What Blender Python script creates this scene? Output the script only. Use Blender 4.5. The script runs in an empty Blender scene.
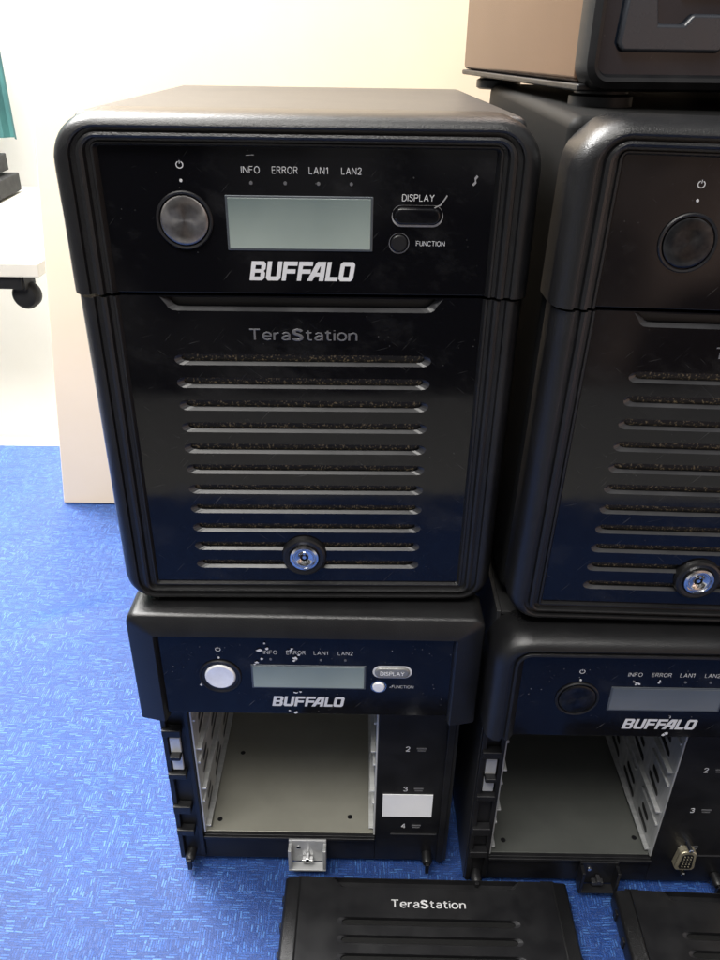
import bpy, bmesh, math, random
from mathutils import Vector, Matrix
random.seed(4)
S=0.01
scene=bpy.context.scene
col=scene.collection
rad=math.radians

# ---------------------------------------------------------------- materials
def new_mat(name):
    m=bpy.data.materials.new(name); m.use_nodes=True
    nt=m.node_tree
    return m,nt,nt.nodes,nt.links,nt.nodes['Principled BSDF']
def pr(b,**k):
    for a,v in k.items():
        n={'col':'Base Color','rough':'Roughness','metal':'Metallic','coat':'Coat Weight','coatr':'Coat Roughness','spec':'Specular IOR Level'}[a]
        b.inputs[n].default_value=(v[0],v[1],v[2],1) if a=='col' else v
def noise(nt,scale,detail=4,rough=.6,vec=None):
    n=nt.nodes.new('ShaderNodeTexNoise'); n.inputs['Scale'].default_value=scale
    n.inputs['Detail'].default_value=detail; n.inputs['Roughness'].default_value=rough
    if vec is None:
        tc=nt.nodes.new('ShaderNodeTexCoord'); vec=tc.outputs['Object']
    nt.links.new(vec,n.inputs['Vector']); return n
def ramp(nt,src,p0,c0,p1,c1):
    r=nt.nodes.new('ShaderNodeValToRGB'); e=r.color_ramp.elements
    e[0].position=p0; e[1].position=p1
    f=lambda c:(c,c,c,1) if not hasattr(c,'__len__') else (c[0],c[1],c[2],1)
    e[0].color=f(c0); e[1].color=f(c1)
    nt.links.new(src,r.inputs['Fac']); return r
def bump(nt,b,src,strength,dist):
    n=nt.nodes.new('ShaderNodeBump'); n.inputs['Strength'].default_value=strength
    n.inputs['Distance'].default_value=dist
    nt.links.new(src,n.inputs['Height']); nt.links.new(n.outputs['Normal'],b.inputs['Normal'])

def grain_black(name,base,r0,r1,bs=.35,dust=.02,spec=.4,coat=0,sc=60,gs=2200):
    m,nt,N,L,b=new_mat(name)
    n=noise(nt,sc,5); c=ramp(nt,n.outputs['Fac'],.35,base,.85,[x+dust for x in base])
    L.new(c.outputs['Color'],b.inputs['Base Color'])
    r=ramp(nt,n.outputs['Fac'],.3,r0,.75,r1); L.new(r.outputs['Color'],b.inputs['Roughness'])
    g=noise(nt,gs,2); bump(nt,b,g.outputs['Fac'],bs,.0004); pr(b,spec=spec,coat=coat,coatr=.2)
    return m
def gloss_black(name,base=(.003,.003,.004),dust=.045,r0=.05,r1=.16,thr=.72,smudge=.006,spec=.34):
    m,nt,N,L,b=new_mat(name)
    tc=N.new('ShaderNodeTexCoord')
    v=N.new('ShaderNodeTexVoronoi'); v.inputs['Scale'].default_value=420
    L.new(tc.outputs['Object'],v.inputs['Vector'])
    d=ramp(nt,v.outputs['Distance'],.06,1.0,.14,0.0)
    n2=noise(nt,90,3,.6); g=ramp(nt,n2.outputs['Fac'],thr-.12,0,thr+.05,1)
    mu=N.new('ShaderNodeMath'); mu.operation='MULTIPLY'
    L.new(d.outputs['Color'],mu.inputs[0]); L.new(g.outputs['Color'],mu.inputs[1])
    acc=mu.outputs[0]
    for rot,th in ((.7,.765),(-.9,.775),(1.3,.775)):
        mp=N.new('ShaderNodeMapping'); mp.vector_type='TEXTURE'; mp.inputs['Rotation'].default_value=(0,rot,0); mp.inputs['Scale'].default_value=(.0005,.0005,.012)
        L.new(tc.outputs['Object'],mp.inputs['Vector'])
        ns=noise(nt,1,1,.4,mp.outputs['Vector']); s=ramp(nt,ns.outputs['Fac'],th,0,th+.06,.2)
        ad=N.new('ShaderNodeMath'); ad.operation='ADD'; ad.use_clamp=True
        L.new(acc,ad.inputs[0]); L.new(s.outputs['Color'],ad.inputs[1]); acc=ad.outputs[0]
    mp=N.new('ShaderNodeMapping'); mp.vector_type='TEXTURE'; mp.inputs['Rotation'].default_value=(0,.35,0); mp.inputs['Scale'].default_value=(.04,.03,.025)
    L.new(tc.outputs['Object'],mp.inputs['Vector'])
    sm=noise(nt,1,6,.7,mp.outputs['Vector']); sc=ramp(nt,sm.outputs['Fac'],.52,base,.8,[x+smudge*2 for x in base])
    r=ramp(nt,sm.outputs['Fac'],.4,r0,.75,r1); L.new(r.outputs['Color'],b.inputs['Roughness'])
    mx=N.new('ShaderNodeMix'); mx.data_type='RGBA'
    L.new(sc.outputs['Color'],mx.inputs['A']); mx.inputs['B'].default_value=(dust*3,dust*3,dust*3,1)
    L.new(acc,mx.inputs['Factor']); L.new(mx.outputs['Result'],b.inputs['Base Color'])
    pr(b,spec=spec)
    return m
M={}
M['matte']=grain_black('textured black plastic',(.006,.006,.0065),.27,.35,.4,.006,.45,0,25,2000)
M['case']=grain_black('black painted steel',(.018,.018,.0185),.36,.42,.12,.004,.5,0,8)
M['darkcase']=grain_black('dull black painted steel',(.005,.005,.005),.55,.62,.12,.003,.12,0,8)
M['plain']=grain_black('plain black plastic',(.005,.005,.006),.35,.5,.1,.006)
M['flat']=grain_black('flat black plastic',(.004,.004,.004),.6,.8,.1,.004,.2)
M['gloss']=gloss_black('glossy black panel')
M['bluegloss']=gloss_black('glossy blue black panel',base=(.006,.009,.015),spec=.25)
M['relief']=grain_black('grey black plastic',(.026,.029,.036),.22,.35,.05,.01,.5)
M['worn']=gloss_black('worn glossy black panel',dust=.12,r0=.08,r1=.22,thr=.66,smudge=.006,spec=.28)
M['lip']=grain_black('satin black vent lip',(.022,.022,.024),.30,.42,.05,.012,.42)  # base lighter than the panel, painting the light caught on slot lips
M['print']=grain_black('grey print',(.09,.09,.098),.3,.4,.05,.03,.6)
m,nt,N,L,b=new_mat('bronze metallic case'); n=noise(nt,12,3)
c=ramp(nt,n.outputs['Fac'],.3,(.095,.054,.034),.8,(.13,.077,.05)); L.new(c.outputs['Color'],b.inputs['Base Color'])
pr(b,metal=.75,rough=.26); M['bronze']=m
m,nt,N,L,b=new_mat('speckled vent mesh')
n=noise(nt,1100,2,.6); c=ramp(nt,n.outputs['Fac'],.56,(.003,.003,.003),.66,(.26,.21,.12)); L.new(c.outputs['Color'],b.inputs['Base Color']); pr(b,rough=.6); M['vent']=m
def metal(name,c0,c1,r=.35,met=.9,sc=25,stretch=(1,14,1)):
    m,nt,N,L,b=new_mat(name)
    tc=N.new('ShaderNodeTexCoord'); mp=N.new('ShaderNodeMapping'); mp.inputs['Scale'].default_value=stretch
    L.new(tc.outputs['Object'],mp.inputs['Vector'])
    n=noise(nt,sc,5,.65,mp.outputs['Vector']); c=ramp(nt,n.outputs['Fac'],.3,c0,.75,c1)
    L.new(c.outputs['Color'],b.inputs['Base Color']); rr=ramp(nt,n.outputs['Fac'],.3,r*.8,.8,r*1.35)
    L.new(rr.outputs['Color'],b.inputs['Roughness']); pr(b,metal=met); return m
M['cage']=metal('galvanised steel',(.54,.55,.53),(.72,.72,.70),.42,.4)
M['floor']=metal('grey beige zinc sheet',(.27,.265,.22),(.38,.37,.315),.35,.35,9,(1,1,1))
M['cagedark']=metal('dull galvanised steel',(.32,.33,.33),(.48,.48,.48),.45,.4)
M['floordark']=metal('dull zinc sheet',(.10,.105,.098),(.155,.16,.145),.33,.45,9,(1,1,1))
M['chrome']=metal('chrome',(.6,.6,.6),(.8,.8,.8),.14,1)
M['wornsilver']=metal('worn grey plastic',(.13,.13,.13),(.30,.30,.29),.3,.3,60,(1,1,1))
M['silver']=metal('silver print',(.56,.56,.57),(.72,.72,.72),.4,.1)
M['edge']=metal('grey edge highlight',(.28,.28,.29),(.4,.4,.4),.35,.3)  # painted highlight on a button rim; same grey serves scratches and slots
M['dull']=metal('dark grey print',(.10,.10,.11),(.15,.15,.155),.35,.3)
M['white']=metal('white print',(.42,.42,.42),(.55,.55,.55),.6,0)
M['paper']=metal('white sticker paper',(.76,.77,.78),(.86,.86,.86),.6,0)
M['brass']=metal('zinc brass',(.60,.53,.36),(.75,.7,.55),.3,.8)
def button(name,a,bb,rough,aniso=0):
    m,nt,N,L,b=new_mat(name)
    tc=N.new('ShaderNodeTexCoord'); w=N.new('ShaderNodeTexNoise'); w.inputs['Scale'].default_value=400
    L.new(tc.outputs['Object'],w.inputs['Vector']); c=ramp(nt,w.outputs['Fac'],.3,a,.7,bb)
    L.new(c.outputs['Color'],b.inputs['Base Color']); pr(b,metal=.95 if aniso else .3,rough=rough)
    if aniso:
        t=N.new('ShaderNodeTangent'); t.direction_type='RADIAL'; t.axis='Y'; L.new(t.outputs[0],b.inputs['Tangent'])
        b.inputs['Anisotropic'].default_value=aniso
    return m
M['btn']=button('spun metal button',(.17,.16,.155),(.25,.24,.23),.33,.85)
M['btnglare']=button('silver button with painted glare',(.86,.86,.86),(.95,.95,.95),.4)  # near-white base colour holds the bright highlight on these buttons
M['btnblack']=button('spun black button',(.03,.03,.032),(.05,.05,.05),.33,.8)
def lcd(name,a,bb):
    m,nt,N,L,b=new_mat(name)
    tc=N.new('ShaderNodeTexCoord'); sp=N.new('ShaderNodeSeparateXYZ'); L.new(tc.outputs['Object'],sp.inputs[0])
    mr=N.new('ShaderNodeMapRange'); mr.inputs[1].default_value=.166; mr.inputs[2].default_value=.186; L.new(sp.outputs[2],mr.inputs[0])
    g=noise(nt,25,3,.5); ad=N.new('ShaderNodeMath'); ad.operation='MULTIPLY_ADD'; ad.inputs[1].default_value=.55; L.new(mr.outputs[0],ad.inputs[0])
    g2=N.new('ShaderNodeMath'); g2.operation='MULTIPLY'; g2.inputs[1].default_value=.45; L.new(g.outputs['Fac'],g2.inputs[0]); L.new(g2.outputs[0],ad.inputs[2])
    c=ramp(nt,ad.outputs[0],.15,bb,.85,a)
    L.new(c.outputs['Color'],b.inputs['Base Color']); pr(b,rough=.2,coat=.4); return m
M['lcd']=lcd('grey green liquid crystal display',(.11,.145,.14),(.29,.34,.305))
M['lcddark']=lcd('dim grey liquid crystal display',(.06,.07,.075),(.13,.14,.145))
M['lcdrim']=metal('display rim',(.05,.06,.07),(.09,.10,.11),.3,.3)
def wallmat(name,c0,c1,sc=3,r=.7):
    m,nt,N,L,b=new_mat(name); n=noise(nt,sc,5); c=ramp(nt,n.outputs['Fac'],.3,c0,.7,c1)
    L.new(c.outputs['Color'],b.inputs['Base Color']); pr(b,rough=r)
    g=noise(nt,300,3); bump(nt,b,g.outputs['Fac'],.15,.0005); return m
M['board']=wallmat('cream board',(.70,.57,.41),(.76,.63,.47),4,.5)
M['wall']=wallmat('off white wall',(.80,.79,.74),(.84,.83,.79))
M['flr']=wallmat('pale floor',(.74,.72,.68),(.78,.76,.72))
M['teal']=wallmat('teal curtain cloth',(.006,.045,.045),(.014,.075,.07),12,.8)
M['whitelam']=wallmat('grey laminate',(.42,.40,.35),(.50,.48,.42),5,.4)
# cloth
m,nt,N,L,b=new_mat('blue woven tablecloth')
tc=N.new('ShaderNodeTexCoord'); sp=N.new('ShaderNodeSeparateXYZ'); 
wob=noise(nt,60,2,.5)
vm=N.new('ShaderNodeVectorMath'); vm.operation='MULTIPLY_ADD'
L.new(wob.outputs['Color'],vm.inputs[0]); vm.inputs[1].default_value=(.003,.003,0); L.new(tc.outputs['Object'],vm.inputs[2])
L.new(vm.outputs[0],sp.inputs[0])
def mth(op,a,b_=None,c_=None,clamp=False):
    n=N.new('ShaderNodeMath'); n.operation=op; n.use_clamp=clamp
    for i,x in enumerate((a,b_,c_)):
        if x is None: continue
        if isinstance(x,(int,float)): n.inputs[i].default_value=x
        else: L.new(x,n.inputs[i])
    return n.outputs[0]
def wn(a,bv,w=0.0):
    cb=N.new('ShaderNodeCombineXYZ'); L.new(a,cb.inputs[0]); L.new(bv,cb.inputs[1]); cb.inputs[2].default_value=w
    n=N.new('ShaderNodeTexWhiteNoise'); n.noise_dimensions='3D'; L.new(cb.outputs[0],n.inputs['Vector']); return n.outputs['Value']
X,Y=sp.outputs[0],sp.outputs[1]
def dashes(u,v,pu,pv,seed):
    row=mth('FLOOR',mth('MULTIPLY',v,1/pv))
    off=wn(row,row,seed)
    uu=mth('ADD',mth('MULTIPLY',u,1/pu),mth('MULTIPLY',off,7.0))
    cell=mth('FLOOR',uu); r=wn(cell,row,seed+2.3)
    fu=mth('FRACT',uu); fv=mth('FRACT',mth('MULTIPLY',v,1/pv))
    a=mth('MULTIPLY',mth('GREATER_THAN',fv,.42),mth('GREATER_THAN',fu,.1))
    return mth('MULTIPLY',a,r)
h1=dashes(X,Y,.0058,.0015,.5)
h2=dashes(Y,X,.0045,.0015,9.5)
sel=wn(mth('FLOOR',mth('MULTIPLY',X,1/.008)),mth('FLOOR',mth('MULTIPLY',Y,1/.0062)),3.1)
selm=mth('GREATER_THAN',sel,.56)
mxf=N.new('ShaderNodeMix'); mxf.data_type='FLOAT'; L.new(selm,mxf.inputs[0]); L.new(h1,mxf.inputs[2]); L.new(h2,mxf.inputs[3])
H=mxf.outputs[0]
cr=N.new('ShaderNodeValToRGB'); e=cr.color_ramp.elements
e[0].position=0; e[0].color=(.006,.033,.155,1); e[1].position=1; e[1].color=(.05,.145,.39,1)
k=e.new(.3); k.color=(.008,.044,.205,1); k=e.new(.75); k.color=(.022,.082,.30,1)
L.new(H,cr.inputs['Fac'])
big=noise(nt,7,4); bc=ramp(nt,big.outputs['Fac'],.3,.8,.7,1.2)
thr_=noise(nt,1800,2,.7); tcn=ramp(nt,thr_.outputs['Fac'],.3,.6,.7,1.4)
m0=N.new('ShaderNodeMix'); m0.data_type='RGBA'; m0.blend_type='MULTIPLY'; m0.inputs['Factor'].default_value=1
L.new(cr.outputs['Color'],m0.inputs['A']); L.new(tcn.outputs['Color'],m0.inputs['B'])
mm=N.new('ShaderNodeMix'); mm.data_type='RGBA'; mm.blend_type='MULTIPLY'; mm.inputs['Factor'].default_value=1
L.new(m0.outputs['Result'],mm.inputs['A']); L.new(bc.outputs['Color'],mm.inputs['B']); L.new(mm.outputs['Result'],b.inputs['Base Color'])
pr(b,rough=.42,spec=.4); b.inputs['Sheen Weight'].default_value=.15; b.inputs['Sheen Tint'].default_value=(.6,.75,1,1)
fine=noise(nt,1500,2); hs=mth('ADD',H,mth('MULTIPLY',fine.outputs['Fac'],.5)); 
wr_=noise(nt,14,3,.5)
b1=N.new('ShaderNodeBump'); b1.inputs['Strength'].default_value=.5; b1.inputs['Distance'].default_value=.006; L.new(wr_.outputs['Fac'],b1.inputs['Height'])
b2=N.new('ShaderNodeBump'); b2.inputs['Strength'].default_value=1.0; b2.inputs['Distance'].default_value=.0010; L.new(hs,b2.inputs['Height']); L.new(b1.outputs['Normal'],b2.inputs['Normal'])
L.new(b2.outputs['Normal'],b.inputs['Normal'])
M['cloth']=m

# ---------------------------------------------------------------- mesh helpers
def finish(name,bm,mats,parent=None,loc=(0,0,0),rot=(0,0,0),bevel=0,seg=2,smooth=35,recalc=True,label=None):
    if recalc: bmesh.ops.recalc_face_normals(bm,faces=bm.faces)
    for v in bm.verts: v.co*=S
    me=bpy.data.meshes.new(name); bm.to_mesh(me); bm.free()
    if not isinstance(mats,(list,tuple)): mats=[mats]
    for x in mats: me.materials.append(x)
    me.polygons.foreach_set('use_smooth',[smooth>0]*len(me.polygons))
    if smooth>0: me.set_sharp_from_angle(angle=rad(smooth))
    o=bpy.data.objects.new(name,me); col.objects.link(o)
    o.location=Vector(loc)*S; o.rotation_euler=rot
    if parent: o.parent=parent
    if bevel:
        md=o.modifiers.new('bevel','BEVEL'); md.width=bevel*S; md.segments=seg; md.limit_method='ANGLE'; md.angle_limit=rad(40)
        md.harden_normals=True
    if label: o['label']=label
    return o
def abox(bm,x0,x1,y0,y1,z0,z1,mi=0):
    vs=[bm.verts.new(p) for p in ((x0,y0,z0),(x1,y0,z0),(x1,y1,z0),(x0,y1,z0),(x0,y0,z1),(x1,y0,z1),(x1,y1,z1),(x0,y1,z1))]
    for f in ((0,1,5,4),(1,2,6,5),(2,3,7,6),(3,0,4,7),(4,5,6,7),(3,2,1,0)):
        q=bm.faces.new([vs[i] for i in f]); q.material_index=mi
def boxes(name,lst,mat,parent=None,bevel=.05,**k):
    bm=bmesh.new()
    for t in lst: abox(bm,*t)
    return finish(name,bm,mat,parent,bevel=bevel,**k)
def lathe_y(bm,cx,cz,prof,n=40,mi=0,sx=1,sz=1):
    rings=[]
    for r,y in prof:
        if r<1e-6: rings.append([bm.verts.new((cx,y,cz))])
        else: rings.append([bm.verts.new((cx+sx*r*math.cos(2*math.pi*i/n),y,cz+sz*r*math.sin(2*math.pi*i/n))) for i in range(n)])
    for a,b_ in zip(rings,rings[1:]):
        for i in range(n):
            j=(i+1)%n
            if len(a)==1: f=bm.faces.new((a[0],b_[i],b_[j]))
            elif len(b_)==1: f=bm.faces.new((a[i],b_[0],a[j]))
            else: f=bm.faces.new((a[i],b_[i],b_[j],a[j]))
            f.material_index=mi
def lathe(name,cx,cz,prof,mat,parent=None,n=40,**k):
    bm=bmesh.new(); lathe_y(bm,cx,cz,prof,n); return finish(name,bm,mat,parent,**k)
def prism(name,pts,y0,y1,mat,parent=None,bevel=.04,**k):
    bm=bmesh.new(); a=[bm.verts.new((x,y0,z)) for x,z in pts]; b_=[bm.verts.new((x,y1,z)) for x,z in pts]
    bm.faces.new(a); bm.faces.new(list(reversed(b_)))
    for i in range(len(pts)):
        j=(i+1)%len(pts); bm.faces.new((a[i],a[j],b_[j],b_[i]))
    return finish(name,bm,mat,parent,bevel=bevel,**k)
def pill_pts(cx,cz,w,h,r,n=6):
    P=[]
    for qx,qz,a0 in ((1,1,0),(-1,1,90),(-1,-1,180),(1,-1,270)):
        for i in range(n+1):
            a=rad(a0+90*i/n); P.append((cx+qx*(w/2-r)+r*math.cos(a),cz+qz*(h/2-r)+r*math.sin(a)))
    return P
def arc_path(W,d,zt,zb,R,top=True,n=10,dz=1.0):
    w=W-d; r=max(R-d,.12); P=[]
    if top:
        t=zt-d*dz; P.append((-w,zb))
        for i in range(n+1):
            a=math.pi-(math.pi/2)*i/n; P.append((-w+r+r*math.cos(a),t-r+r*math.sin(a)))
        for i in range(n+1):
            a=math.pi/2-(math.pi/2)*i/n; P.append((w-r+r*math.cos(a),t-r+r*math.sin(a)))
        P.append((w,zb))
    else:
        t=zb+d*dz; P.append((-w,zt))
        for i in range(n+1):
            a=math.pi+(math.pi/2)*i/n; P.append((-w+r+r*math.cos(a),t+r+r*math.sin(a)))
        for i in range(n+1):
            a=1.5*math.pi+(math.pi/2)*i/n; P.append((w-r+r*math.cos(a),t+r+r*math.sin(a)))
        P.append((w,zt))
    return P
def sweep(name,W,zt,zb,R,prof,top,mat,parent,extra=None,dz=1.0,**k):
    bm=bmesh.new(); loops=[]
    for d,y in prof:
        loops.append([bm.verts.new((x,y,z)) for x,z in arc_path(W,d,zt,zb,R,top,10,dz)])
    n=len(loops[0])
    for a in range(len(loops)):
        b_=(a+1)%len(loops)
        for i in range(n-1): bm.faces.new((loops[a][i],loops[a][i+1],loops[b_][i+1],loops[b_][i]))
    bm.faces.new([l[0] for l in loops]); bm.faces.new([l[-1] for l in reversed(loops)])
    if extra:
        for t in extra: abox(bm,*t)
    return finish(name,bm,mat,parent,**k)
def curve_mesh(name,splines):
    cu=bpy.data.curves.new(name,'CURVE'); cu.dimensions='2D'; cu.fill_mode='BOTH'
    for s in splines:
        sp_=cu.splines.new('POLY'); sp_.points.add(len(s)-1)
        for i,p in enumerate(s): sp_.points[i].co=(p[0],p[1],0,1)
        sp_.use_cyclic_u=True
    return cu
def to_flat(name,data,cx,cz,y,w,h,mat,parent,depth=0):
    o=bpy.data.objects.new('tmp',data); col.objects.link(o)
    dg=bpy.context.evaluated_depsgraph_get(); me=bpy.data.meshes.new_from_object(o.evaluated_get(dg))
    bpy.data.objects.remove(o)
    xs=[v.co.x for v in me.vertices]; ys=[v.co.y for v in me.vertices]
    x0,x1,y0,y1=min(xs),max(xs),min(ys),max(ys)
    for v in me.vertices:
        px=(v.co.x-x0)/(x1-x0)-.5; py=(v.co.y-y0)/(y1-y0)-.5
        v.co=Vector((px*w+cx,y-v.co.z*depth,py*h+cz))*S
    me.name=name; me.materials.clear(); me.materials.append(mat)
    ob=bpy.data.objects.new(name,me); col.objects.link(ob); ob.parent=parent
    return ob
def ell(w,h,n=20): return [(w/2+w/2*math.cos(2*math.pi*i/n+.3),h/2+h/2*math.sin(2*math.pi*i/n+.3)) for i in range(n+1)]
GL={'I':[[(0,0),(0,1)]],'N':[[(0,0),(0,1)],[(.02,1),(.64,0)],[(.66,0),(.66,1)]],'F':[[(.5,1),(0,1),(0,0)],[(0,.53),(.45,.53)]],'O':[ell(.76,1)],
'E':[[(.52,1),(0,1),(0,0),(.52,0)],[(0,.53),(.46,.53)]],'R':[[(0,0),(0,1),(.38,1),(.54,.9),(.57,.76),(.54,.62),(.38,.52),(0,.52)],[(.33,.52),(.6,0)]],
'L':[[(0,1),(0,0),(.48,0)]],'A':[[(0,0),(.34,1)],[(.34,1),(.68,0)],[(.12,.32),(.56,.32)]],'1':[[(0,.74),(.22,.97)],[(.24,1),(.24,0)]],
'2':[[(0,.76),(.07,.92),(.27,1),(.47,.92),(.53,.75),(.45,.52),(0,.02)],[(0,0),(.55,0)]],
'3':[[(0,.85),(.12,.97),(.3,1),(.47,.9),(.48,.66),(.35,.54),(.2,.54)],[(.35,.54),(.5,.4),(.52,.2),(.38,.02),(.15,.01),(0,.15)]],
'4':[[(.44,0),(.44,1)],[(.44,1),(0,.3)],[(0,.28),(.6,.28)]],'D':[[(0,0),(0,1),(.3,1),(.5,.9),(.62,.68),(.62,.32),(.5,.1),(.3,0),(0,0)]],
'S':[[(.52,.84),(.42,.96),(.26,1),(.1,.94),(.04,.78),(.1,.62),(.28,.53),(.44,.45),(.53,.3),(.5,.12),(.34,.01),(.16,.01),(.04,.1),(0,.2)]],
'P':[[(0,0),(0,1),(.38,1),(.54,.9),(.57,.74),(.54,.58),(.38,.48),(0,.48)]],'Y':[[(0,1),(.32,.48)],[(.32,.48),(.64,1)],[(.32,.48),(.32,0)]],
'U':[[(0,1),(0,.3),(.07,.1),(.29,0),(.51,.1),(.58,.3),(.58,1)]],'C':[[(.66,.8),(.52,.95),(.34,1),(.14,.92),(.02,.7),(0,.5),(.02,.3),(.14,.08),(.34,0),(.52,.05),(.66,.2)]],
'T':[[(0,1),(.66,1)],[(.33,1),(.33,0)]],
'e':[[(.02,.38),(.5,.38),(.48,.56),(.38,.69),(.25,.73),(.1,.67),(.01,.5),(0,.3),(.08,.08),(.26,0),(.48,.09)]],
'r':[[(0,0),(0,.72)],[(0,.46),(.1,.64),(.3,.71)]],
'a':[[(.04,.6),(.2,.73),(.36,.7),(.45,.56),(.45,0)],[(.45,.43),(.2,.41),(.03,.3),(.01,.14),(.12,.01),(.3,.02),(.45,.16)]],
't':[[(.15,.96),(.15,.14),(.22,.02),(.38,.02)],[(0,.72),(.36,.72)]],'i':[[(0,0),(0,.72)],[(0,.92),(0,.99)]],
'o':[ell(.54,.73)],'n':[[(0,0),(0,.72)],[(0,.46),(.1,.65),(.27,.73),(.41,.66),(.46,.5),(.46,0)]]}
def stroke(name,s,cx,cz,y,w,h,mat,parent,wt=.065,gap=.24,bold=''):
    cu=bpy.data.curves.new(name,'CURVE'); cu.dimensions='3D'; cu.bevel_depth=wt; cu.bevel_resolution=1; cu.use_fill_caps=True
    x=0
    for ch in s:
        g=GL[ch]; k=1.9 if ch in bold else 1
        if k>1: x+=wt*.8
        mxx=max(p[0] for l in g for p in l)
        for l in g:
            sp_=cu.splines.new('POLY'); sp_.points.add(len(l)-1)
            for i,p in enumerate(l): sp_.points[i].co=(p[0]+x,p[1],0,1); sp_.points[i].radius=k
        x+=mxx+gap+(wt*.8 if k>1 else 0)
    return to_flat(name,cu,cx,cz,y,w,h,mat,parent,depth=h*.12)
G={'B':(1,[[(0,0),(0,1),(.85,1),(1,.87),(1,.6),(.9,.5),(1,.4),(1,.13),(.85,0)],[(.3,.59),(.3,.8),(.7,.8),(.7,.59)],[(.3,.2),(.3,.41),(.7,.41),(.7,.2)]]),
'U':(1,[[(0,1),(.3,1),(.3,.22),(.7,.22),(.7,1),(1,1),(1,.13),(.85,0),(.15,0),(0,.13)]]),
'F':(.95,[[(0,0),(0,1),(1,1),(1,.78),(.3,.78),(.3,.6),(.92,.6),(.92,.38),(.3,.38),(.3,0)]]),
'A':(1.15,[[(0,0),(.42,.92),(.5,1),(1,1),(1,0),(.72,0),(.72,.24),(.44,.24),(.32,0)],[(.53,.44),(.68,.76),(.72,.76),(.72,.44)]]),
'L':(.85,[[(0,0),(0,1),(.33,1),(.33,.22),(1,.22),(1,0)]]),
'O':(1,[[(.15,0),(0,.13),(0,.87),(.15,1),(.85,1),(1,.87),(1,.13),(.85,0)],[(.3,.22),(.3,.78),(.7,.78),(.7,.22)]])}
def logo(parent,cx,cz,y,w,h,mat):
    sp_=[]; x=0
    for ch in 'BUFFALO':
        gw,gl=G[ch]
        if ch=='A': x-=.36
        if ch=='O': x-=.04
        for s in gl: sp_.append([((px*gw)+x+py*.22,py) for px,py in s])
        x+=gw+.1
    return to_flat('logo_lettering',curve_mesh('logo',sp_),cx,cz,y,w,h,mat,parent)
def series(parent,cx,cz,y,w,h,mat):
    stroke('series_lettering','TeraStation',cx,cz,y,w,h,mat,parent,wt=.072,gap=.2,bold='S')

# ---------------------------------------------------------------- drive unit parts
HOOD=[(0,2.4),(0,.95),(.06,.55),(.2,.25),(.42,.06),(.66,0),(.76,.03),(.80,.2),(.98,.22),(1.03,.08),(1.16,.04),(1.28,.08),(1.34,.28),(1.48,.30),(1.52,.22),(1.6,.22),(1.75,.5),(1.75,2.4)]
HOODLOW=[(0,2.4),(0,.95),(.06,.55),(.2,.25),(.42,.06),(.66,0),(.76,.03),(.80,.16),(.94,.18),(1.0,.07),(1.12,.05),(1.22,.14),(1.5,.5),(1.5,2.4)]
HOODFLAT=[(0,2.4),(0,.55),(.05,.40),(.16,.32),(1.2,.10),(1.3,.08),(1.36,.14),(1.48,.5),(1.48,2.4)]
DOOR=[(0,1.7),(0,.95),(.06,.55),(.2,.28),(.42,.10),(.62,.06),(.72,.09),(.76,.26),(.94,.28),(.98,.13),(1.1,.09),(1.2,.13),(1.26,.32),(1.4,.34),(1.44,.26),(1.52,.26),(1.66,.5),(1.66,1.7)]
LOOSE=[(0,1.7),(0,.75),(.08,.6),(.2,.53),(.75,.46),(.85,.40),(.95,.46),(.98,1.7)]
SEAM=14.9
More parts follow.
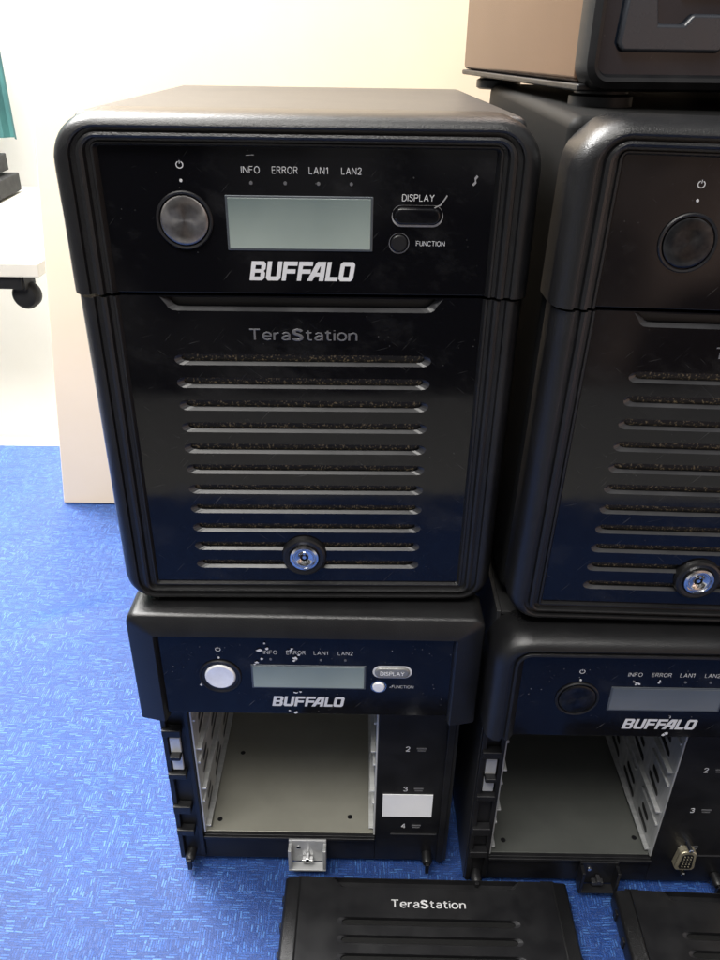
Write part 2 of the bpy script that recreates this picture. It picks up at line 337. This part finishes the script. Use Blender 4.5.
def build_hood(root,style):
    W={'upper':8.9,'dark':8.75,'lower':8.6,'darklow':8.6}[style]
    flat=style=='lower'; low=style in('lower','darklow')
    prof=HOODFLAT if flat else (HOODLOW if low else HOOD)
    hood=sweep('bezel',W,21.4,SEAM+.05 if not flat else SEAM-.25,.6 if flat else 1.8,prof,True,M['matte'],root,dz=.85 if low else .66)
    gm=M['worn'] if low else M['gloss']
    cp=boxes('control_panel',[(-7.4,7.4,.44,2.3,SEAM+.04,20.4)],gm,root,bevel=.06)
    y=.428
    za,zb=(16.75,18.3) if low else (16.62,18.62)
    xr_=2.95 if flat else 2.75
    bm=bmesh.new(); abox(bm,-2.75,xr_,.40,.5,za,zb)
    finish('display_rim',bm,M['lcdrim'],cp,bevel=.03)
    bm=bmesh.new(); abox(bm,-2.66,xr_-.09,.385,.5,za+.08,zb-.08)
    finish('display_screen',bm,M['lcddark'] if style=='darklow' else M['lcd'],cp,bevel=.02)
    bx,bz=-4.3,17.7 if not low else 17.5
    if style=='dark': bx,bz=-4.2,17.4
    lathe('button_ring',bx,bz,[(.93,.43),(.95,.36),(1.02,.34),(1.06,.38),(1.06,.5)],M['plain'],cp)
    bmx={'upper':'btn','lower':'btnglare','dark':'btnblack','darklow':'btnblack'}[style]
    rr=.92 if style!='lower' else .78
    if style=='lower':
        lathe('button_surround',bx,bz,[(.78,.40),(.92,.38),(.92,.5)],M['plain'],cp)
    lathe('power_button',bx,bz,[(0,.36),(rr*.5,.35),(rr*.88,.32),(rr*.96,.36),(rr,.45)],M[bmx],cp,n=64)
    arc=[];n=14
    for i in range(n+1):
        a=rad(115+310*i/n); arc.append((.15*math.cos(a),.15*math.sin(a)))
    for i in range(n,-1,-1):
        a=rad(115+310*i/n); arc.append((.11*math.cos(a),.11*math.sin(a)))
    lz=19.65 if not low else 19.25
    if style=='dark': lz=19.4
    wm=M['white']
    to_flat('power_symbol',curve_mesh('p',[arc,[(-.015,.04),(.015,.04),(.015,.17),(-.015,.17)]]),bx,lz,y,.28,.28,wm,cp)
    lathe('indicator_light',bx,lz-.55,[(0,.41),(.05,.41),(.06,.45)],wm,cp,n=16)
    for s,x,w in (('INFO',-1.75,.68),('ERROR',-.5,.94),('LAN1',.72,.70),('LAN2',1.92,.74)):
        stroke('label_lettering',s,x,lz-.15,y,w,.25,wm,cp,.06,gap=.28)
        lathe('indicator_light',x,lz-.6,[(0,.41),(.06,.41),(.07,.45)],M['dull'],cp,n=16)
    pm=M['print'] if style!='lower' else M['chrome']
    if style!='lower':
        stroke('label_lettering','DISPLAY',4.4,18.6,y,1.2,.25,wm,cp,.065)
    dx=4.4 if style!='lower' else 4.25
    prism('display_button',pill_pts(dx,17.95,1.75,.62,.3),.30,.5,M['gloss'] if style!='lower' else M['wornsilver'],cp,bevel=.1,seg=3)
    if style=='lower':
        ring=curve_mesh('r',[pill_pts(0,0,1.94,.8,.39),pill_pts(0,0,1.72,.58,.28)])
        to_flat('button_outline',ring,dx,17.95,y-.01,1.94,.8,M['silver'],cp)
        stroke('label_lettering','DISPLAY',dx,17.95,.285,1.2,.26,M['paper'],cp,.08)
    else:
        ring=curve_mesh('r',[pill_pts(0,0,1.92,.78,.38),pill_pts(0,.055,1.88,.68,.33)])  # crescent painted as the lit lower edge of the button recess
        to_flat('button_outline',ring,dx,17.95,y-.01,1.92,.78,M['edge'] if style=='upper' else pm,cp)
    if style=='upper':
        for P,wd_ in (([(4.85,18.14),(5.05,18.3),(5.22,18.38),(5.38,18.6),(5.45,18.72)],.035),([(6.35,19.1),(6.45,19.2),(6.42,19.32),(6.5,19.42)],.06),([(-1.9,20.0),(-1.6,20.02)],.02)):
            bm=bmesh.new()
            for q,((xa,za_),(xb,zb_)) in enumerate(zip(P,P[1:])):
                bm.faces.new([bm.verts.new(v_) for v_ in ((xa,.41,za_),(xa+wd_,.41,za_-wd_),(xb+wd_,.41,zb_-wd_),(xb,.41,zb_))])
            bmesh.ops.remove_doubles(bm,verts=bm.verts,dist=.001); finish('scratch',bm,M['edge'],cp)
    fx=3.75 if style!='lower' else 3.6
    lathe('function_button',fx,16.95,[(0,.33),(.27,.34),(.31,.38),(.32,.5)],M['btnglare'] if style=='lower' else M['plain'],cp,n=28)
    ring=curve_mesh('r',[[(math.cos(i*.2618),math.sin(i*.2618)) for i in range(24)],[(.92*math.cos(i*.2618),.05+.9*math.sin(i*.2618)) for i in range(24)]])
    to_flat('button_outline',ring,fx,16.95,y-.01,.78,.78,pm,cp)
    stroke('label_lettering','FUNCTION',fx+1.2,16.95,y,1.1,.19,wm,cp,.065)
    logo(cp,.05,15.85,y,4.1 if not low else 3.7,.74 if not low else .68,M['silver'])
    return hood

def door_plate(parent,mat):
    W=7.5; y0=.42
    zc=[2.0+1.02*i for i in range(11)]
    holes=[(z-.22,z+.25,5.25,False) for z in zc]+[(14.25,14.8,5.35,True)]
    bm=bmesh.new(); V=lambda x,zz,y=y0: bm.verts.new((x,y,zz))
    zs=.8
    def side(a,b_,xh,big):
        if big: return [(xh-.45,a),(xh-.22,a+.03),(xh-.08,a+.12),(xh+.0,a+.26),(xh+.22,b_)]
        r=(b_-a)/2; return [(xh-r*1.4+r*1.4*math.sin(rad(t)),(a+b_)/2-r*math.cos(rad(t))) for t in (0,30,60,90,120,150,180)]
    prev=None
    for (a,b_,xh,big) in holes:
        sr=side(a,b_,xh,big)
        top=[V(-prev,zs),V(prev,zs)] if prev else []
        bm.faces.new([V(-W,zs),*top,V(W,zs),V(W,a),V(sr[0][0],a),V(-sr[0][0],a),V(-W,a)])
        bm.faces.new([V(W,a),V(W,b_)]+[V(x,zz) for x,zz in reversed(sr)])
        bm.faces.new([V(-W,b_),V(-W,a)]+[V(-x,zz) for x,zz in sr])
        loop=sr+[(-x,zz) for x,zz in reversed(sr)]
        li=.11 if not big else .13
        def inner(x,zz):
            t=(zz-a)/(b_-a)
            xi=x-math.copysign(.26 if not big else .2,x)
            return (xi, a+li+(b_-a-li-.01)*t)
        ra=[inner(*p) for p in loop]; ya=y0+(.14 if not big else .2); yb=y0+.4; n=len(loop)
        for j in range(n):
            k=(j+1)%n
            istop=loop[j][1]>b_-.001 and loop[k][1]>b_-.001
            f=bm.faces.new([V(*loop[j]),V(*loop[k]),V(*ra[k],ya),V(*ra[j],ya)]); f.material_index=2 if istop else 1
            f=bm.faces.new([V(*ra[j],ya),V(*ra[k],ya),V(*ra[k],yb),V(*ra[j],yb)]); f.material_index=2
        if big:
            bm.faces.new([V(*p,yb) for p in ra]).material_index=2
        zs=b_; prev=sr[-1][0]
    bm.faces.new([V(-W,zs),V(-prev,zs),V(prev,zs),V(W,zs),V(W,14.84),V(-W,14.84)])
    bm.faces.new([V(-W,14.84),V(W,14.84),V(W,14.84,1.2),V(-W,14.84,1.2)])
    bmesh.ops.remove_doubles(bm,verts=bm.verts,dist=.001)
    return finish('door_panel',bm,[mat,M['lip'],M['plain']],parent,smooth=0)
def build_door(root,bright=False,loc=(0,0,0),rot=(0,0,0),lockit=True,W=8.75,prof=DOOR):
    fr=sweep('door',W,SEAM-.06,0,1.5,prof,False,M['matte'],root,loc=loc,rot=rot,dz=.62,extra=[(-7.05,7.05,1.5,1.69,1.25,14.8)])
    door_plate(fr,M['gloss'] if not bright else M['plain'])
    boxes('vent_mesh',[(-5.6,5.6,.66,.9,1.4,14.0)],M['vent'] if not bright else M['flat'],fr,bevel=0)
    series(fr,.05,13.3,.41,4.35,.54,M['silver'] if bright else M['dull'])
    if lockit:
        lx,lz=-.15,2.55
        lathe('lock_housing',lx,lz,[(.66,.30),(.74,.2),(.9,.17),(1.0,.22),(1.05,.36),(1.05,.65)],M['matte'],fr)
        bm=bmesh.new(); lathe_y(bm,lx,lz,[(.20,.5),(.20,.2),(.30,.14),(.42,.12),(.46,.2),(.50,.2),(.55,.10),(.66,.12),(.68,.3)],40)
        abox(bm,lx-.04,lx+.04,.10,.14,lz+.2,lz+.32); finish('lock_cylinder',bm,M['chrome'],fr)
        bm=bmesh.new(); lathe_y(bm,lx,lz,[(0,.19),(.09,.19),(.11,.3)],24); finish('lock_core',bm,M['chrome'],fr)
    return fr
def empty(name,loc,rz,cat,label,group=None,roll=0,pitch=0):
    e=bpy.data.objects.new(name,None); e.empty_display_size=.02; col.objects.link(e)
    e.location=Vector(loc)*S; e.rotation_euler=(rad(pitch),rad(roll),rad(rz)); e['label']=label; e['category']=cat
    if group: e['group']=group
    return e
def feet(root,z0=-.08,z1=.25):
    for x in (-6.5,6.5):
        for y in (4,20):
            bm=bmesh.new(); n=20
            a=[bm.verts.new((x+.8*math.cos(2*math.pi*i/n),y+.8*math.sin(2*math.pi*i/n),z0)) for i in range(n)]
            b_=[bm.verts.new((x+.9*math.cos(2*math.pi*i/n),y+.9*math.sin(2*math.pi*i/n),z1)) for i in range(n)]
            bm.faces.new(a); bm.faces.new(b_)
            for i in range(n): bm.faces.new((a[i],a[(i+1)%n],b_[(i+1)%n],b_[i]))
            finish('rubber_foot',bm,M['plain'],root)
def closed_unit(loc,rz,style,label,roll=0,pitch=0):
    r=empty('storage_unit',loc,rz,'network storage box',label,'stacked storage boxes',roll,pitch)
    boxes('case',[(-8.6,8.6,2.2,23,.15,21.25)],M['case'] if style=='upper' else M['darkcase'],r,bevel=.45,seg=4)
    build_hood(r,style); build_door(r,W=8.75 if style=='upper' else 8.6); feet(r,-.05,.2)
    return r
def open_unit(loc,rz,style,label):
    r=empty('storage_unit',loc,rz,'network storage box',label,'stacked storage boxes')
    build_hood(r,style)
    yf=2.42; dk=style=='darklow'
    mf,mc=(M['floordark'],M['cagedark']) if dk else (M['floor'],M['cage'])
    boxes('case',[(-8.25,-8.05,yf,23,.3,21.2),(8.05,8.25,yf,23,.3,21.2),(-8.04,8.04,yf,23,21.0,21.19),(-8.04,8.04,yf,23,.32,.5),(-8.04,8.04,22.8,22.98,.52,20.98)],M['case'],r,bevel=.03)
    L0,R0,B0=(-6.9,2.75,2.75) if dk else (-6.7,3.65,2.75)
    nx_=4.35 if dk else 5.45
    bm=bmesh.new()
    abox(bm,-8.04,L0-.02,2.3,6,.52,20.9); abox(bm,R0+.12,8.04,2.3,6,.52,20.9)
    abox(bm,L0-.01,R0+.11,2.3,5.9,.52,B0-.1); abox(bm,L0-.01,R0+.11,2.45,5.9,15.4,20.9)
    abox(bm,L0-.3,L0-.03,2.12,2.29,.9,14.8); abox(bm,L0-.02,R0+.1,2.12,2.29,B0-.35,B0-.12)
    abox(bm,7.6,8.0,2.0,2.29,.7,14.8)
    ff=finish('front_frame',bm,M['plain'],r,bevel=.04)
    bm=bmesh.new()
    for z,h in ((13.6,.9),(11.6,.5),(8.2,.4),(5.2,.6),(3.2,.5)):
        abox(bm,-8.2,-7.15,1.75,2.28,z,z+h)
    abox(bm,-8.25,-7.95,1.95,2.28,.8,14.7); abox(bm,-7.9,-7.3,1.6,2.28,9.9,10.2)
    finish('hinge_bracket',bm,M['plain'],ff,bevel=.06)
    boxes('hinge_plate',[(-7.9,-7.3,2.0,2.2,8.75,11.3)],mc,ff,bevel=.04)
    for sx in (-7.6,7.0):
        bm=bmesh.new(); lathe_y(bm,sx,1.15,[(0,1.5),(.22,1.52),(.32,1.7),(.32,2.28)],20)
        abox(bm,sx-.12,sx+.12,1.35,1.6,.5,1.3); finish('corner_hook',bm,M['plain'],ff,bevel=.03)
    bm=bmesh.new()
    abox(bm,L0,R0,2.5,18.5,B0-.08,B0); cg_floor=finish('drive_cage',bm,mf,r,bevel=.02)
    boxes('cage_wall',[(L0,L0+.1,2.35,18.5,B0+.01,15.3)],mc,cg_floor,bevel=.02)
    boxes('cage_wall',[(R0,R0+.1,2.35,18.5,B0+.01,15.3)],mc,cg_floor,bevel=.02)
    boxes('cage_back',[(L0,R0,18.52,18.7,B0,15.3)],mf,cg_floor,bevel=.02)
    for side,xw,sg in ((0,L0+.1,1),(1,R0,-1)):
        bm=bmesh.new(); bh=bmesh.new()
        for k in range(4):
            z=B0+.25+3.35*k
            if z>15: continue
            x0,x1=sorted((xw,xw+sg*.28))
            abox(bm,x0,x1,2.6,17.5,z,z+.12)
            x0,x1=sorted((xw,xw+sg*.14))
            if z+2.6<15.2:
                abox(bm,x0,x1,2.5,5.2,z+2.35,z+2.5); abox(bm,x0,x1,6.5,11.5,z+2.35,z+2.5)
            x0,x1=sorted((xw-.005*sg,xw+sg*.02))
            for yy,l in ((3.4,1.6),(6.0,2.2),(9.2,2.2),(12.6,2.4)):
                for dz in (.65,1.45):
                    P=pill_pts(0,0,l*(1 if dz<1 else .7),.42,.2,4)
                    X1=x1 if sg>0 else x0
                    f=bh.faces.new([bh.verts.new((X1,yy+l/2+p[0],z+dz+p[1]+p[0]*.12)) for p in P])
        finish('cage_rail',bm,mc,cg_floor,bevel=.02)
        finish('cage_slot',bh,M['plain'],cg_floor)
    for x,y in ((-5.9,3.3),(-5.2,8.5),(2.2,3.6),(-1.5,13)):
        bm=bmesh.new()
        bm.faces.new([bm.verts.new((x+.16*math.cos(i*.5236),y+.16*math.sin(i*.5236),B0+.012)) for i in range(12)])
        finish('cage_hole',bm,M['plain'],cg_floor)
    for s,z in (('1',13.75),('2',10.4),('3',7.05),('4',3.75)):
        stroke('number_lettering',s,nx_,z,2.285,.26 if s!='1' else .12,.4,M['silver'],ff,.08)
        boxes('indicator_mark',[(nx_+.5,nx_+1.05,2.25,2.295,z+.02,z+.1),(nx_+.55,nx_+1.0,2.25,2.295,z-.14,z-.09)],M['dull'],ff,bevel=0)
    lm=M['cagedark'] if style=='lower' else M['plain']
    bm=bmesh.new(); cx=-.35
    abox(bm,cx-1.15,cx+1.15,1.85,2.0,.85,2.8)
    abox(bm,cx-1.15,cx-.95,1.25,1.84,.85,2.6); abox(bm,cx+.95,cx+1.15,1.25,1.84,.85,2.6)
    abox(bm,cx-1.15,cx+1.15,1.25,1.84,.7,.84)
    lt=finish('latch_bracket',bm,lm,ff,bevel=.04)
    boxes('latch_hook',[(cx-.35,cx+.35,1.5,1.84,1.1,1.4),(cx-.12,cx+.12,1.35,1.84,1.41,1.75)],M['chrome'] if style=='lower' else M['lip'],ff,bevel=.05)
    lathe('latch_rivet',cx-.55,2.2,[(0,1.76),(.12,1.78),(.14,1.85)],M['chrome'],ff,n=16)
    boxes('panel_seam',[(4.7,7.5,2.22,2.298,2.98,3.03)],M['lip'],ff,bevel=0)
    if style=='lower':
        boxes('sticker',[(4.15,7.1,2.24,2.288,4.65,6.6)],M['paper'],ff,bevel=0)
    else:
        q=1.15; px_=4.7; u=.86; c0=1.97
        raw=[(-.55,1.0),(-.7,1.25),(-.55,2.75),(-.3,2.95),(.3,2.95),(.55,2.75),(.7,1.25),(.55,1.0)]
        pts=[(x*u,c0+(z-c0)*u) for x,z in raw]
        sp_=prism('video_port',[(x+px_,z+q) for x,z in pts],1.8,2.3,M['brass'],ff,bevel=.06)
        pi=[(px_+x*.66,c0+q+(z-c0)*.78) for x,z in pts]
        p=prism('video_port_insert',pi,1.76,2.0,M['plain'],ff,bevel=.02)
        for zz in (.70,3.22):
            lathe('port_screw',px_,c0+(zz-c0)*u+q,[(0,1.65),(.1,1.66),(.14,1.7),(.14,2.3)],M['chrome'],ff,n=6)
        bm=bmesh.new()
        for cxx,n_ in ((-.19,5),(0,5),(.19,5)):
            for i in range(n_): lathe_y(bm,px_+cxx,q+1.52+i*.225,[(0,1.74),(.045,1.74),(.045,1.8)],8)
        finish('port_contact',bm,M['brass'],ff)
    feet(r,0,.33)
    return r

ul=closed_unit((-2.4,0,21.5),1.0,'upper','closed black storage box stacked on an opened one, display blank')
ll=open_unit((-2.5,-1.25,0),0,'lower','opened black storage box, empty bay, white sticker, on blue cloth')
ur=closed_unit((15.5,-1.35,21.5),0,'dark','closed black storage box beneath a brown box',roll=1.0,pitch=.7)
lr=open_unit((15.0,-2.4,0),0,'darklow','opened black storage box, empty bay, video port, on blue cloth')

def scuff(parent,pts):
    for x,z,s in pts:
        for _ in range(4):
            bm=bmesh.new()
            a=random.random()*6.28; px=x+random.gauss(0,s*.8); pz=z+random.gauss(0,s*.8); q=s*random.uniform(.3,.9)
            n=11; bm.faces.new([bm.verts.new((px+q*random.uniform(.35,1)*math.cos(a+i*6.28/n),.38+random.random()*.002,pz+.8*q*random.uniform(.35,1)*math.sin(a+i*6.28/n))) for i in range(n)])
            finish('glue_residue',bm,M['silver'],parent)
for r_,pts in ((ll,[(-2.15,19.6,.22),(-.65,18.85,.2),(-.8,19.3,.12),(-2.4,18.5,.14),(-.5,16.5,.12),(-.7,15.2,.18),(4.2,17.0,.06),(-5.2,17.0,.12)]),(lr,[(-1.6,18.5,.12),(.4,16.4,.06),(.3,15.3,.16),(-.6,18.7,.1)])):
    cp=[c for c in r_.children if c.name.startswith('control_panel')][0]
    scuff(cp,pts)

# ---------------------------------------------------------------- box on top (right)
t=empty('storage_unit',(16.6,5.0,42.8),7,'network storage box','brown-sided storage box on rubber feet atop a black one','stacked storage boxes')
boxes('case',[(-8.2,8.2,1.2,20.5,1.0,20)],M['bronze'],t,bevel=.25,seg=3)
boxes('base_plate',[(-8.25,8.25,.7,20.6,.72,.98)],M['plain'],t,bevel=.08)
sweep('bezel',8.3,19.9,.74,1.0,[(0,1.18),(0,.5),(.1,.15),(.35,0),(.5,.05),(.6,.3),(.6,1.18)],False,M['plain'],t)
fp=boxes('front_panel',[(-7.75,7.75,.35,1.17,1.25,20)],M['bluegloss'],t,bevel=.05)
prism('panel_relief',[(-6.9,2.1),(-3.0,2.1),(-2.6,2.6),(7.4,2.6),(7.4,3.4),(-4.3,3.4),(-4.6,3.05),(-5.6,3.05),(-5.9,4.4),(-6.7,4.4),(-7.0,4.0),(-7.1,2.4)],.08,.4,M['relief'],fp,bevel=.14,seg=3)
boxes('panel_slat',[(-4.9,7.3,.12,.4,4.0,4.4),(-4.9,7.3,.12,.4,4.9,5.3),(-4.9,7.3,.12,.4,5.8,6.2)],M['relief'],fp,bevel=.1)
for x in (-6.6,6.6):
    for y in (2.3,18):
        bm=bmesh.new(); n=28
        rings=[[bm.verts.new((x+q*math.cos(2*math.pi*i/n),y+q*math.sin(2*math.pi*i/n),z)) for i in range(n)] for q,z in ((1.15,.03),(1.3,.12),(1.3,.5),(1.1,.6),(1.1,.71))]
        bm.faces.new(rings[0]); bm.faces.new(rings[-1])
        for a,b_ in zip(rings,rings[1:]):
            for i in range(n): bm.faces.new((a[i],a[(i+1)%n],b_[(i+1)%n],b_[i]))
        finish('rubber_foot',bm,M['plain'],t)

# ---------------------------------------------------------------- loose doors on the cloth
def loose(cx,ytop,rz,label):
    r=empty('loose_door',(cx,ytop-7.5,0),rz,'front cover',label,'loose front covers')
    fr=build_door(r,True,loc=(0,-7.4,1.75),rot=(rad(-90),0,0),W=8.45,prof=LOOSE)
    fr.name='cover_frame'
    bm=bmesh.new()
    for z in (13.6,12.0,10.4,8.8,7.2):
        abox(bm,-8.56,-8.42,.95,1.6,z,z+.35); abox(bm,8.42,8.56,.95,1.6,z,z+.35)
    abox(bm,-7.7,-6.9,.7,1.6,14.86,15.1); abox(bm,6.9,7.7,.7,1.6,14.86,15.1)
    finish('cover_clip',bm,M['plain'],fr,bevel=.04)
    return r
loose(4.3,-.75,-.4,'loose black slotted front cover lying on blue cloth')
loose(23.8,-1.4,-1.5,'loose black slotted front cover lying on blue cloth')

# ---------------------------------------------------------------- setting
bm=bmesh.new()
nx,ny=140,110; X0,X1,Y0,Y1=-75,95,-46,58
grid=[]
for j in range(ny+1):
    row=[]
    for i in range(nx+1):
        x=X0+(X1-X0)*i/nx; y=Y0+(Y1-Y0)*j/ny
        z=-.06+.07*math.sin(x*.21+y*.1)*math.sin(y*.17-x*.05)
        for cx_,cy_,ax,ay,am,ln in ((-25.5,24.5,.83,.55,.6,3.5),(-30,8,.95,-.3,.4,7),(-22,-2,.2,.98,.3,6),(-38,32,.4,.9,.4,7),(-17,6,.6,.8,.2,4)):
            d=-(x-cx_)*ay+(y-cy_)*ax; s_=(x-cx_)*ax+(y-cy_)*ay
            z+=am*math.exp(-(d/1.1)**2)*math.exp(-(s_/ln)**2)
        if -14<x<36 and -19<y<28: z=min(z,-.03)
        row.append(bm.verts.new((x,y,z)))
    grid.append(row)
for j in range(ny):
    for i in range(nx): bm.faces.new((grid[j][i],grid[j][i+1],grid[j+1][i+1],grid[j+1][i]))
drop=[bm.verts.new((v.co.x,v.co.y+.6,-28)) for v in grid[-1]]
for i in range(nx): bm.faces.new((grid[-1][i],grid[-1][i+1],drop[i+1],drop[i]))
drop=[bm.verts.new((v.co.x,v.co.y-.6,-28)) for v in grid[0]]
for i in range(nx): bm.faces.new((grid[0][i],grid[0][i+1],drop[i+1],drop[i]))
tb=finish('tablecloth',bm,M['cloth']); tb['label']='bright blue woven tablecloth spread over the table'; tb['category']='tablecloth'
boxes('table',[(-74,94,-45.5,57.5,-3.2,-.6),(-70,-66,-42,-38,-75,-3.21),(88,92,-42,-38,-75,-3.21),(-70,-66,50,54,-75,-3.21),(88,92,50,54,-75,-3.21)],M['whitelam'],bevel=.2)
tt=bpy.data.objects['table']; tt['label']='table covered with a blue cloth'; tt['category']='table'
pb=prism('partition_board',[(-33,0.02),(110,0.02),(110,90),(-23.5,90)],44,45.2,M['board'],bevel=.15)
pb['label']='cream board standing on the table behind the stacked boxes'; pb['category']='board'
w=boxes('wall',[(-300,300,210,214,-75,220)],M['wall'],bevel=0); w['kind']='structure'
f=boxes('floor',[(-300,300,-250,300,-79,-75)],M['flr'],bevel=0); f['kind']='structure'
st=boxes('side_table',[(-130,-46,80,145,15.5,17.5),(-128,-125,83,86,-75,15.49),(-118,-115,140,143,-75,15.49)],M['whitelam'],bevel=.2)
st['label']='pale side table behind the cloth-covered table'; st['category']='table'
boxes('rail',[(-128,-49,80.6,83,13.6,15.4)],M['flat'],st,bevel=.2)
c=empty('electronic_equipment',(-82.5,118,17.5),4,'electronic device','thin dark electronic equipment standing on pale side table')
boxes('lower_housing',[(-13,13,0,20,.4,3.8)],M['flat'],c,bevel=.2)
boxes('upper_housing',[(-13,11.5,1,19,4.4,7.6)],M['flat'],c,bevel=.2)
boxes('top_housing',[(-13,10.5,2,17,8.2,11.4)],M['flat'],c,bevel=.2)
boxes('housing_slot',[(-9,12,-.1,.1,1.6,2.0),(-9,10.5,.85,1.1,5.7,6.1)],M['edge'],c,bevel=.05)
boxes('equipment_foot',[(-11,-9,1,3,0,.39),(9,11,1,3,0,.39),(-11,-9,16,18,0,.39),(9,11,16,18,0,.39)],M['plain'],c,bevel=.05)
bm=bmesh.new(); lathe_y(bm,0,0,[(0,-1.4),(1.6,-1.2),(2.0,-.6),(2.0,.6),(1.6,1.2),(0,1.4)],28); abox(bm,-.8,.8,-2,2,1.2,3.2)
finish('caster_wheel',bm,M['flat'],st,loc=(-49.6,83,12.2),bevel=.1)
bm=bmesh.new(); a=[];b_=[]
for i in range(90):
    x=-165+i*89/89; y=155+2.2*math.sin(i*.75)+.8*math.sin(i*1.9)
    a.append(bm.verts.new((x,y,26))); b_.append(bm.verts.new((x,y,120)))
for i in range(89): bm.faces.new((a[i],a[i+1],b_[i+1],b_[i]))
cu=finish('curtain',bm,M['teal']); cu['label']='teal curtain hanging behind the side table'; cu['category']='curtain'

# ---------------------------------------------------------------- lights
wd=bpy.data.worlds.new('World'); scene.world=wd; wd.use_nodes=True
nt=wd.node_tree; bg=nt.nodes['Background']; N=nt.nodes; L=nt.links
tc=N.new('ShaderNodeTexCoord'); s2=N.new('ShaderNodeSeparateXYZ'); L.new(tc.outputs['Generated'],s2.inputs[0])
rp=N.new('ShaderNodeValToRGB'); e=rp.color_ramp.elements
e[0].position=.4; e[0].color=(.17,.16,.155,1); e[1].position=.8; e[1].color=(.75,.76,.78,1)
mr=N.new('ShaderNodeMath'); mr.operation='MULTIPLY_ADD'; mr.inputs[1].default_value=.5; mr.inputs[2].default_value=.5
L.new(s2.outputs[2],mr.inputs[0]); L.new(mr.outputs[0],rp.inputs['Fac'])
xr=N.new('ShaderNodeMapRange'); xr.inputs[1].default_value=.22; xr.inputs[2].default_value=.5; L.new(s2.outputs[0],xr.inputs[0])
zr=N.new('ShaderNodeMapRange'); zr.inputs[1].default_value=.35; zr.inputs[2].default_value=.0; L.new(s2.outputs[2],zr.inputs[0])
ml=N.new('ShaderNodeMath'); ml.operation='MULTIPLY'; L.new(xr.outputs[0],ml.inputs[0]); L.new(zr.outputs[0],ml.inputs[1])
nw=noise(nt,5,3,.6,tc.outputs['Generated']); wr=ramp(nt,nw.outputs['Fac'],.35,(.7,.45,.34),.65,(2.0,1.4,1.1))  # warm patches added to the world to give glossy fronts brown reflections
mw=N.new('ShaderNodeMix'); mw.data_type='RGBA'; L.new(ml.outputs[0],mw.inputs['Factor']); L.new(rp.outputs['Color'],mw.inputs['A']); L.new(wr.outputs['Color'],mw.inputs['B'])
nv=noise(nt,4.5,2,.45,tc.outputs['Generated']); vr=ramp(nt,nv.outputs['Fac'],.44,.35,.56,2.8)  # bright and dark blotches added for soft reflections in the panels
mv=N.new('ShaderNodeMix'); mv.data_type='RGBA'; mv.blend_type='MULTIPLY'; mv.inputs['Factor'].default_value=1
L.new(mw.outputs['Result'],mv.inputs['A']); L.new(vr.outputs['Color'],mv.inputs['B'])
L.new(mv.outputs['Result'],bg.inputs['Color'])
bg.inputs['Strength'].default_value=.4
def area(name,loc,target,sx,sy,e,colr):
    l=bpy.data.lights.new(name,'AREA'); l.shape='RECTANGLE'; l.size=sx; l.size_y=sy; l.energy=e; l.color=colr
    o=bpy.data.objects.new(name,l); col.objects.link(o); o.location=loc
    o.rotation_euler=(Vector(target)-Vector(loc)).to_track_quat('-Z','Y').to_euler(); return o
area('ceiling_light',(-.45,-.75,1.9),(0,0,.2),1.3,.4,44,(1,.97,.92))
area('ceiling_light',(-.3,.3,2.0),(-.1,.1,.2),1.2,.2,17,(1,.97,.92))
area('board_fill',(-.42,.12,.95),(-.24,.44,.5),.3,.25,12.5,(1,.98,.95))  # added lamp with no visible source, blows out the board's upper left
area('wall_fill',(-.9,.9,1.7),(-.9,2.1,.0),1.0,.6,230,(1,.99,.97))  # unseen lamp added to wash the rear wall white

cam=bpy.data.cameras.new('camera'); co=bpy.data.objects.new('camera',cam); col.objects.link(co)
cam.sensor_fit='VERTICAL'; cam.sensor_height=24; cam.lens=24*772/960; cam.clip_start=.01; cam.clip_end=50
co.matrix_world=Matrix.Translation((0,-.295,.45))@Matrix.Rotation(rad(60.6),4,'X')@Matrix.Rotation(rad(.9),4,'Z')
scene.camera=co
scene.view_settings.view_transform='Standard'; scene.view_settings.look='None'; scene.view_settings.exposure=0
